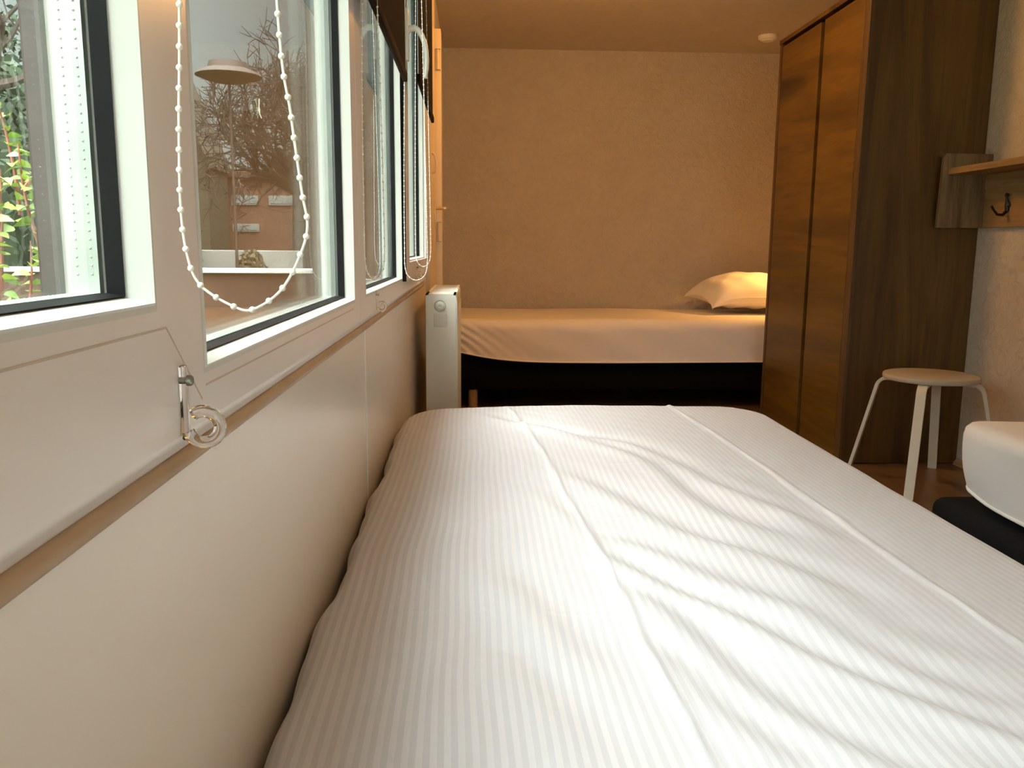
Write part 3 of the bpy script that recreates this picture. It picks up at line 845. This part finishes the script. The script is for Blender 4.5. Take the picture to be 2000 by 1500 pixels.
for k in range(30):
    yy = ya+0.17+k*0.0195
    add_box(b, (x0+0.008, yy, zb-0.003), (x1-0.008, yy+0.010, zb-0.0005))
obj('top_grille', b, 'rad', rd, smooth=False)
b = BM()
add_lathe(b, [(0.0155, 0), (0.0150, -0.006), (0.0130, -0.010), (0.0075, -0.0115), (0.0060, -0.0105), (0.0050, -0.003), (0, -0.003)], (-0.124, ya-0.0001, 0.787), 'y', 28)
obj('end_plug', b, 'rad', rd)
b = BM(); add_lathe(b, [(0.0215, 0), (0.0215, -0.0008), (0.0185, -0.0012), (0.0185, 0)], (-0.124, ya, 0.787), 'y', 28)
obj('plug_ring', b, 'steel', rd)
b = BM(); ring_y = ya-0.0016
add_box(b, (-0.147, ya-0.0035, 0.712), (-0.100, ya, 0.760), 0.0012)
obj('end_cover', b, 'rad_cover', rd, smooth=False)
for yy in (3.2, 3.66): obj('bracket', box((XL+0.0003, yy, 0.2), (x0+0.001, yy+0.03, 0.26)), 'rad', rd, smooth=False)
b = BM(); add_tube(b, [(-0.12, 3.75, za+0.01), (-0.12, 3.75, 0.0)], 0.008, 10); obj('pipe', b, 'rad', rd)

# ------------------------------------------------------------------ door on the left wall, seen edge-on
dr = thing('door_1', (XL, 4.2, 0.0), 'cream door in the left wall seen almost edge-on with a brass handle', 'door', kind='structure')
obj('leaf', box((XL, 3.86, 0.005), (-0.2015, 4.47, ZC-0.005), 0.001), 'door', dr, smooth=False)
obj('frame_post', box((XL, 4.475, 0.0), (-0.170, 4.56, 2.085), 0.003, 2), 'door', dr)
for zz in (1.935, 1.075):
    b = BM(); add_tube(b, [(-0.185, 4.469, zz-0.048), (-0.185, 4.469, zz+0.048)], 0.0055, 12)
    hg = obj('hinge', b, 'door', dr)
    b = BM()
    for dz in (-0.05, 0.05): add_box(b, (-0.197, 4.468, zz+dz-0.0016), (-0.172, 4.4745, zz+dz+0.0016))
    obj('hinge_pin', b, 'steel', hg)
b = box((-0.2015, 4.385, 1.10), (-0.1975, 4.425, 1.235), 0.001); pl8 = obj('handle_plate', b, 'brass', dr)
b = BM(); add_tube(b, [(-0.198, 4.405, 1.193), (-0.160, 4.405, 1.193), (-0.150, 4.402, 1.192)], 0.0085, 12)
add_tube(b, [(-0.146, 4.41, 1.192), (-0.146, 4.36, 1.191), (-0.147, 4.30, 1.190)], [0.0085, 0.0085, 0.006], 12, flat=(1.0, 1.0))
obj('lever', b, 'brass', dr)
b = BM(); add_tube(b, [(-0.2005, 4.10, 1.435), (-0.188, 4.10, 1.428), (-0.183, 4.10, 1.40), (-0.183, 4.10, 1.37), (-0.188, 4.10, 1.35), (-0.2005, 4.10, 1.345)], 0.006, 10)
obj('pull_handle', b, 'door', dr)

# ------------------------------------------------------------------ wardrobe
wx0, wx1, wy0, wy1, wz = 1.718, 2.288, 3.780, 4.886, 2.153
wd = thing('wardrobe', (2.0, 4.33, 0.0), 'tall brown oak wardrobe with two doors standing against the right wall', 'wardrobe')
obj('side_panel', box((wx0+0.014, wy0, 0.004), (wx1, wy0+0.020, wz-0.022)), 'oak_side', wd, smooth=False)
obj('side_panel', box((wx0+0.014, wy1-0.020, 0.004), (wx1, wy1, wz-0.022)), 'oak_side', wd, smooth=False)
b = BM(); add_box(b, (wx0, wy0-0.001, 0.004), (wx0+0.0145, wy0+0.056, wz-0.022), 0.001); obj('front_edge', b, 'oak_edge', wd, smooth=False)
b = BM(); add_box(b, (wx0, wy1-0.030, 0.004), (wx0+0.0145, wy1+0.001, wz-0.022), 0.001); obj('front_edge', b, 'oak_edge', wd, smooth=False)
obj('top_panel', box((wx0-0.004, wy0-0.004, wz-0.022), (wx1, wy1+0.004, wz), 0.001), 'oak_side', wd, smooth=False)
obj('back_panel', box((wx1-0.012, wy0+0.02, 0.06), (wx1-0.004, wy1-0.02, wz-0.03)), 'oak_side', wd, smooth=False)
obj('plinth', box((wx0+0.03, wy0+0.021, 0.0), (wx0+0.05, wy1-0.021, 0.07)), 'oak_side', wd, smooth=False)
obj('inner_body', box((wx0+0.022, wy0+0.021, 0.07), (wx1-0.013, wy1-0.021, wz-0.04)), 'dark', wd, smooth=False)
obj('door', box((wx0+0.002, wy0+0.064, 0.012), (wx0+0.020, 4.277, wz-0.040), 0.0012), 'oak_door', wd, smooth=False)
obj('door', box((wx0+0.002, 4.322, 0.012), (wx0+0.020, wy1-0.038, wz-0.040), 0.0012), 'oak_door', wd, smooth=False)

# ------------------------------------------------------------------ coat rack
cr = thing('coat_rack', (2.27, 3.3, 1.10), 'wooden wall coat rack with shelf, mounted beside the wardrobe', 'coat rack')
b = BM(); add_prism(b, [(2.288, 3.715, 1.10), (2.060, 3.715, 1.10), (2.068, 3.715, 1.405), (2.074, 3.715, 1.421), (2.288, 3.715, 1.421)], (0, 0.020, 0))
obj('end_panel', b, 'pine_end', cr, smooth=False)
b = BM(); add_prism(b, [(2.288, 2.55, 1.10), (2.060, 2.55, 1.10), (2.068, 2.55, 1.405), (2.074, 2.55, 1.421), (2.288, 2.55, 1.421)], (0, 0.020, 0))
obj('end_panel', b, 'pine_end', cr, smooth=False)
obj('shelf', box((2.090, 2.57, 1.330), (2.288, 3.715, 1.357), 0.0015), 'pine', cr, smooth=False)
obj('back_board', box((2.266, 2.57, 1.10), (2.288, 3.715, 1.330), 0.001), 'pine', cr, smooth=False)
obj('shelf_rail', box((2.262, 2.57, 1.268), (2.2665, 3.715, 1.330)), 'pine', cr, smooth=False)
def coat_hook(y):
    b = BM(); x_ = 2.266
    add_tube(b, [(x_-0.003, y, 1.168), (x_-0.003, y, 1.205)], [0.0105, 0.0095], 12)
    add_tube(b, [(x_-0.004, y, 1.17), (x_-0.022, y, 1.150), (x_-0.045, y, 1.152), (x_-0.062, y, 1.170), (x_-0.074, y, 1.188)], [0.0075, 0.0065, 0.0055, 0.0048, 0.005], 10)
    add_tube(b, [(x_-0.004, y, 1.195), (x_-0.010, y, 1.215), (x_-0.012, y, 1.232)], [0.009, 0.0055, 0.005], 10)
    add_sphere(b, (x_-0.012, y, 1.234), 0.0085)
    for s in (-1, 1): add_sphere(b, (x_-0.004, y+s*0.007, 1.192), 0.0115, sc=(0.6, 1, 1))
    o = obj('coat_hook', b, 'black_iron', cr)
    b = BM()
    for s in (-1, 1): add_sphere(b, (x_-0.009, y+s*0.007, 1.192), 0.0025)
    obj('screw', b, 'steel', o)
for y in (3.54, 3.22, 2.90): coat_hook(y)

# ------------------------------------------------------------------ stool
sc_ = Vector((1.945, 3.455, 0.0))
stl = thing('stool', (sc_.x, sc_.y, 0.0), 'white round bentwood stool standing beside the wardrobe', 'stool')
obj('seat', add_lathe(BM(), [(0, 0.455), (0.182, 0.455), (0.186, 0.457), (0.188, 0.462), (0.188, 0.472), (0.186, 0.477), (0.182, 0.479), (0, 0.479)], tuple(sc_), 'z', 72), 'stool_seat', stl)
def leg(ang):
    d = Vector((math.cos(ang), math.sin(ang), 0)); s = Vector((-math.sin(ang), math.cos(ang), 0))
    path = [(0.085, 0.4475), (0.135, 0.4475)]
    for k in range(1, 9):
        a = k/8*R(76)
        path.append((0.165+0.045*math.sin(a)-0.0, 0.4475-0.045*(1-math.cos(a))))
    path.append((0.305, 0.0))
    b = BM(); wdt, th = 0.0185, 0.0070
    rings = []
    for i, (r_a, z_a) in enumerate(path):
        a, c = path[max(0, i-1)], path[min(len(path)-1, i+1)]
        t = Vector((c[0]-a[0], 0, c[1]-a[1])).normalized()
        nn = (-t.z, t.x)
        o = sc_+d*r_a+Vector((0, 0, z_a))
        nv = d*nn[0]+Vector((0, 0, nn[1]))
        if i == len(path)-1: nv = d
        rings.append([b.verts.new(o+s*(su*wdt)+nv*(sv*th)) for su, sv in ((-1, -1), (1, -1), (1, 1), (-1, 1))])
    for A, B in zip(rings, rings[1:]):
        for k in range(4): b.faces.new((A[k], A[(k+1) % 4], B[(k+1) % 4], B[k]))
    b.faces.new(rings[0]); b.faces.new(rings[-1][::-1])
    es = [e_ for e_ in b.edges if len(e_.link_faces) == 2 and e_.calc_face_angle(0) > 1.2]
    bmesh.ops.bevel(b, geom=es, offset=0.002, segments=2, affect='EDGES')
    obj('leg', b, 'stool', stl)
A0 = R(53)
for k in range(4): leg(A0+k*PI/2)

# ------------------------------------------------------------------ smoke detector, ceiling lamp, reading lamp
b = add_lathe(BM(), [(0, 0), (0.060, 0), (0.062, -0.004), (0.060, -0.018), (0.052, -0.026), (0.040, -0.028), (0.036, -0.036), (0.020, -0.040), (0, -0.040)], (1.915, 5.69, ZC), 'z', 40)
sd = thing('smoke_detector', (1.915, 5.69, ZC), 'small round white smoke detector on the ceiling above the wardrobe', 'smoke detector')
obj('housing', b, 'white_plastic', sd)
cl = thing('ceiling_lamp', (0.72, 4.05, ZC), 'round opal ceiling lamp in the middle of the room', 'lamp')
obj('lamp_shade', add_lathe(BM(), [(0.0, -0.085), (0.08, -0.080), (0.13, -0.060), (0.155, -0.030), (0.16, -0.012)], (0.72, 4.05, ZC), 'z', 40), 'lamp_glass', cl)
obj('lamp_base', add_lathe(BM(), [(0, 0), (0.162, 0), (0.162, -0.012), (0, -0.012)], (0.72, 4.05, ZC), 'z', 40), 'white_plastic', cl)
lp = lamp('ceiling_lamp_light', 'POINT', (0.95-0.95, 4.05-4.05, -0.14), LAMP_E, WARM, shadow_soft_size=0.10)
lp.parent = cl
c2 = thing('ceiling_lamp', (1.35, 0.9, ZC), 'unseen round opal ceiling lamp added to warm the near beds', 'lamp')  # second lamp, added out of view to brighten and warm the near end
obj('lamp_shade', add_lathe(BM(), [(0.0, -0.085), (0.08, -0.080), (0.13, -0.060), (0.155, -0.030), (0.16, -0.012)], (1.35, 0.9, ZC), 'z', 40), 'lamp_glass', c2)
obj('lamp_base', add_lathe(BM(), [(0, 0), (0.162, 0), (0.162, -0.012), (0, -0.012)], (1.35, 0.9, ZC), 'z', 40), 'white_plastic', c2)
fill_lp = lamp('ceiling_lamp_light', 'POINT', (0, 0, -0.14), FILL_LAMP_E, (1.0, 0.50, 0.22), shadow_soft_size=0.10)
fill_lp.parent = c2
rl = thing('reading_lamp', (2.288, 5.55, 1.28), 'small wall reading lamp beside the head of the far bed', 'lamp')
obj('wall_plate', add_lathe(BM(), [(0, 0), (0.035, 0), (0.035, -0.012), (0, -0.014)], (2.289, 5.55, 1.28), 'x', 24), 'brass', rl)
obj('arm', add_tube(BM(), [(2.278, 5.55, 1.28), (2.24, 5.55, 1.30), (2.20, 5.54, 1.285)], 0.006, 10), 'brass', rl)
b = BM(); add_lathe(b, [(0.018, 0.03), (0.022, 0.0), (0.045, -0.06)], (2.195, 5.54, 1.26), 'z', 24); obj('lamp_shade', b, 'brass', rl)
obj('bulb', add_sphere(BM(), (2.195, 5.54, 1.235), 0.016, 12, 8), 'bulb', rl)
sp = lamp('reading_lamp_light', 'SPOT', (2.195-2.288, 5.54-5.55, 1.205-1.28), READ_E*4, (1.0, 0.46, 0.11), shadow_soft_size=0.02, spot_size=R(105), spot_blend=0.8)
sp.rotation_euler = Vector((-0.38, 0.02, -1.0)).to_track_quat('-Z', 'Y').to_euler()
sp.parent = rl

# ------------------------------------------------------------------ outdoors
GZ = -0.30
tag(obj('lawn', box((-40, -40, GZ-0.2), (30, 60, GZ)), 'grass', smooth=False), 'grassy ground outside the windows', 'ground', kind='structure')
gw = thing('garden_wall', (-2, 4.0, GZ), 'low brown garden wall with a pale coping outside the windows', 'wall')
obj('wall_body', box((-3.4, 4.0, GZ), (-0.55, 4.18, 0.870)), 'garden_wall', gw, smooth=False)
obj('coping', box((-3.42, 3.98, 0.870), (-0.53, 4.20, 0.888), 0.003), 'coping', gw, smooth=False)

bn = thing('outbuilding', (-5.75, 15.5, GZ), 'dark gabled outbuilding beside the bare tree', 'building')
b = BM(); add_prism(b, [(-6.95, 15.0, GZ), (-4.58, 15.0, GZ), (-4.58, 15.0, 2.40), (-5.75, 15.0, 5.3), (-6.95, 15.0, 2.40)], (0, 1.2, 0)); obj('wall_body', b, 'barn', bn, smooth=False)
b = BM()
add_prism(b, [(-4.52, 14.9, 2.30), (-4.57, 14.9, 2.50), (-5.75, 14.9, 5.45), (-5.75, 14.9, 5.3)], (0, 1.4, 0))
add_prism(b, [(-7.01, 14.9, 2.30), (-6.96, 14.9, 2.50), (-5.75, 14.9, 5.45), (-5.75, 14.9, 5.3)], (0, 1.4, 0)); obj('roof', b, 'barn', bn, smooth=False)
hs = thing('brick_building', (-3.5, 18, GZ), 'low flat-roofed red-brown brick building behind the bare tree', 'building')
obj('wall_body', box((-5.2, 16.5, GZ), (-1.4, 20, 2.25)), 'brick', hs, smooth=False)
obj('roof_edge', box((-5.3, 16.4, 2.25), (-1.3, 20.1, 2.36)), 'garden_wall', hs, smooth=False)
for (xa, xb, z0, z1) in ((-4.6, -4.1, 1.75, 1.93), (-3.9, -3.3, 1.75, 1.93), (-4.6, -4.1, 1.25, 1.40)):
    wf = obj('window', box((xa, 16.47, z0), (xb, 16.52, z1)), 'concrete', hs, smooth=False)
    obj('pane', box((xa+0.03, 16.46, z0+0.03), (xb-0.03, 16.475, z1-0.03)), 'far_glass', wf, smooth=False)
pw = thing('planter', (-3.0, 11.2, GZ), 'long pale planter trough beyond the garden wall', 'planter')
obj('trough', box((-3.75, 11.0, GZ), (-2.3, 11.5, 0.93), 0.02), 'concrete', pw)
def blob_plant(name, c, rad, n, size, m, label, cat, core=0.82, seed=1, group=None):
    rnd = random.Random(seed)
    t = thing(name, (c[0], c[1], GZ), label, cat, group)
    b = BM()
    for k in range(n):
        while True:
            d = Vector((rnd.uniform(-1, 1), rnd.uniform(-1, 1), rnd.uniform(-1, 1)))
            if 0.3 < d.length < 1: break
        d = d.normalized()*(core+(1-core)*rnd.random()**0.5*1.15)
        p = Vector((c[0]+d.x*rad[0], c[1]+d.y*rad[1], c[2]+d.z*rad[2]))
        u = Vector((rnd.gauss(0, 1), rnd.gauss(0, 1), rnd.gauss(0, 1))).normalized(); v = u.cross(Vector((rnd.gauss(0, 1), rnd.gauss(0, 1), rnd.gauss(0, 1)))).normalized()
        s = size*rnd.uniform(0.6, 1.3)
        q = [p-u*s, p+v*s*0.45, p+u*s, p-v*s*0.45]
        b.faces.new([b.verts.new(x) for x in q])
    obj('foliage', b, m, t, smooth=False)
    b = BM(); add_sphere(b, c, 1, 20, 14, tuple(r*core*0.95 for r in rad)); obj('inner_growth', b, m, t)
    b = BM(); add_tube(b, [(c[0], c[1], GZ-0.05), (c[0], c[1], c[2])], 0.06, 8); obj('stem', b, 'bark', t)
blob_plant('round_shrub', (-2.75, 10.6, 0.55), (0.19, 0.19, 0.38), 600, 0.05, 'shrub', 'small round brown shrub before the pale planter', 'shrub')
for i, (c, rr, lb) in enumerate([((-4.75, 8.2, 0.9), (1.0, 0.8, 1.95), 'dark green conifer, leftmost seen through the nearest window'), ((-3.9, 10.2, 0.9), (0.6, 0.6, 2.1), 'dark green conifer close beside the leftmost conifer'), ((-6.6, 12.0, 1.5), (1.3, 1.0, 2.7), 'tall dark conifer standing behind the two others')]):
    blob_plant('conifer', c, rr, 3500, 0.08, 'conifer', lb, 'tree', 0.78, i+3, 'conifers behind the near window')

def grow(b, p, d, r, l, depth, rnd, tips, spread=0.6, upb=0.15, n=5, rmin=0.0080):
    pts = [Vector(p)]; rads = [r]
    dd = Vector(d)
    for k in range(4):
        dd = (dd+Vector((rnd.gauss(0, 0.13), rnd.gauss(0, 0.13), rnd.gauss(0, 0.10)+upb*0.12))).normalized()
        pts.append(pts[-1]+dd*l/4); rads.append(r*(1-0.11*(k+1)))
    add_tube(b, pts, rads, n if r > 0.01 else 3)
    if depth == 0: tips.append((pts[-1], dd)); return
    for k in range(rnd.choice((2, 3, 3)) if depth > 1 else 3):
        ax = dd.cross(Vector((rnd.gauss(0, 1), rnd.gauss(0, 1), rnd.gauss(0, 1)))).normalized()
        nd = (Matrix.Rotation(rnd.uniform(0.25, 1.0)*spread*1.3, 3, ax) @ dd)
        nd.z += upb; nd.normalize()
        q = pts[rnd.choice((2, 3, 4, 4))]
        grow(b, q, nd, max(rmin, rads[-1]*rnd.uniform(0.55, 0.75)), l*rnd.uniform(0.66, 0.86), depth-1, rnd, tips, spread, upb)
def bare_tree(name, base, h, r, seed, depth, label, nb=7, spread=0.75, l=None, upb=0.12):
    rnd = random.Random(seed); tips = []
    t = thing(name, base, label, 'tree')
    top = Vector(base)+Vector((0.05, 0, h))
    b = BM(); add_tube(b, [base, Vector(base)+Vector((0.03, 0, h*0.5)), top], [r*1.25, r, r*0.85], 10); obj('trunk', b, 'bark', t)
    b = BM()
    for k in range(nb):
        a = 2*PI*k/nb+rnd.uniform(-.3, .3); el = rnd.uniform(0.35, 1.1)
        d = Vector((math.cos(a)*math.cos(el), math.sin(a)*math.cos(el), math.sin(el)))
        grow(b, top-Vector((0, 0, rnd.uniform(0, 0.35)*h*0.4)), d, r*0.42, l or h*0.42, depth, rnd, tips, spread, upb)
    obj('branches', b, 'bark', t)
    return tips
bare_tree('bare_tree', (-2.62, 13.0, GZ), 2.3, 0.17, 11, 5, 'bare winter tree with a dense crown seen through the second window', 24, 0.9, 0.74, 0.06)
tips = bare_tree('bare_tree', (-3.1, 5.3, GZ), 2.2, 0.09, 5, 4, 'bare twiggy tree above the conifers at the top of the nearest window', 6, 0.8, 0.75, 0.2)
# overhanging twig with dry leaves
tw = thing('twig', (-1.95, 6.0, 3.4), 'thin twig with dry brown leaves hanging into the second window', 'branch')
b = BM(); rnd = random.Random(3)
P0 = [(-2.15, 6.0, 3.2), (-2.05, 6.0, 2.95), (-1.92, 6.0, 2.84), (-1.78, 6.0, 2.74), (-1.70, 6.0, 2.70)]
add_tube(b, P0, [0.008, 0.006, 0.005, 0.004, 0.003], 5)
add_tube(b, [(-1.80, 6.0, 3.2), (-1.80, 6.0, 2.9), (-1.76, 6.0, 2.76)], 0.004, 5)
obj('stem', b, 'bark', tw)
b = BM()
for k in range(46):
    f = rnd.random()
    c = Vector((-1.82+rnd.gauss(0, 0.045), 6.0+rnd.gauss(0, 0.04), 2.72+0.34*f**1.3)) if k < 34 else Vector((-1.68+rnd.gauss(0, 0.02), 6, 2.9+rnd.random()*0.2))
    u = Vector((rnd.gauss(0, .4), rnd.gauss(0, .4), -1)).normalized(); v = u.cross(Vector((rnd.gauss(0, 1), 1, 0))).normalized()
    s = 0.035
    b.faces.new([b.verts.new(x) for x in (c-u*s, c+v*s*0.35, c+u*s, c-v*s*0.35)])
o = obj('dry_leaves', b, 'dry_leaf', tw, smooth=False); o['kind'] = 'stuff'
# street lamp with a saucer head
sl = thing('street_lamp', (-2.87, 10.4, GZ), 'brown street lamp with a flat saucer head before the bare tree', 'street lamp')
hz = 1+(483-172)/1637.6*10.4
obj('head', add_lathe(BM(), [(0, 0.13), (0.22, 0.12), (0.24, 0.05), (0.36, 0.0), (0.38, -0.03), (0.20, -0.09), (0, -0.10)], (-2.87, 10.4, hz), 'z', 32), 'lamp_metal', sl)
b = BM(); add_tube(b, [(-2.87, 10.4, GZ), (-2.87, 10.4, hz-0.08)], [0.022, 0.016], 10); obj('pole', b, 'lamp_metal', sl)

# leafy shrub close to the nearest window
def leaf(b, p, d, size, rnd):
    d = Vector(d).normalized()
    s = d.cross(Vector((0, 0, 1))).normalized()
    n_ = s.cross(d).normalized()
    s = (s+n_*rnd.gauss(0, 0.5)).normalized()
    n_ = s.cross(d).normalized()
    prof = [(0.0, 0.0), (0.18, 0.22), (0.42, 0.34), (0.68, 0.26), (0.88, 0.10), (1.0, 0.0)]
    mid = []; A = []; B = []
    curl = rnd.uniform(0.15, 0.55)
    for f, w_ in prof:
        c = Vector(p)+d*size*f-Vector((0, 0, 1))*size*curl*f*f
        mid.append(b.verts.new(c))
        if 0 < w_:
            A.append(b.verts.new(c+s*size*w_+n_*size*w_*0.35)); B.append(b.verts.new(c-s*size*w_+n_*size*w_*0.35))
        else: A.append(None); B.append(None)
    for i in range(len(prof)-1):
        for S_ in (A, B):
            q = [mid[i], mid[i+1]]
            if S_[i+1]: q.append(S_[i+1])
            if S_[i]: q.append(S_[i])
            if len(q) > 2: b.faces.new(q)
sh = thing('leafy_shrub', (-0.95, 1.6, GZ), 'green leafy shrub with red stems just outside the nearest window', 'shrub')
rnd = random.Random(21)
bs, bl, bd = BM(), BM(), BM()
def px_at(px, py, y):
    d = rt2*((px-1000)/1637.6)-up2*((py-750)/1637.6)+fw
    t = y/d.y
    return Vector((d.x*t, y, 1+d.z*t))
stems = [([(35, 280), (44, 360), (60, 430), (85, 500), (105, 590), (112, 700)], 1.62, 1), ([(-8, 190), (12, 260), (28, 330), (40, 420)], 1.70, 0), ([(0, 330), (4, 430), (3, 520), (2, 620)], 1.50, 1),
         ([(-30, 380), (-14, 470), (0, 560), (6, 650)], 1.45, 1), ([(78, 330), (60, 350), (44, 372)], 1.60, 1), ([(60, 470), (62, 530), (58, 600), (55, 700)], 1.75, 0), ([(-60, 250), (-50, 400), (-40, 600)], 1.7, 1), ([(118, 520), (112, 580), (108, 700)], 1.8, 0)]
for P, yy, dn in stems:
    W_ = [px_at(a, c, yy) for a, c in P]
    full = W_+([Vector((W_[-1].x-0.02, yy, GZ))] if P[-1][1] > 600 else [])
    add_tube(bs, full, [0.0016+0.0010*i for i in range(len(full))], 6)
    cm = catmull([tuple(q) for q in W_], 8)
    acc = 0; last = None
    for q in cm:
        q = Vector(q)
        if last is not None:
            acc += (q-last).length
            if acc > 0.014:
                acc = 0
                for _ in range(2):
                    a = rnd.uniform(0, 2*PI)
                    dv = Vector((math.cos(a), math.sin(a)*0.8, rnd.uniform(0.0, 0.55)))
                    leaf(bl if rnd.random() < 0.6 else bd, q, dv, rnd.uniform(0.024, 0.042), rnd)
        last = q
obj('stems', bs, 'twig_red', sh); o = obj('leaves', bl, 'leaf', sh); o['kind'] = 'stuff'; o = obj('leaves', bd, 'leaf_dark', sh); o['kind'] = 'stuff'
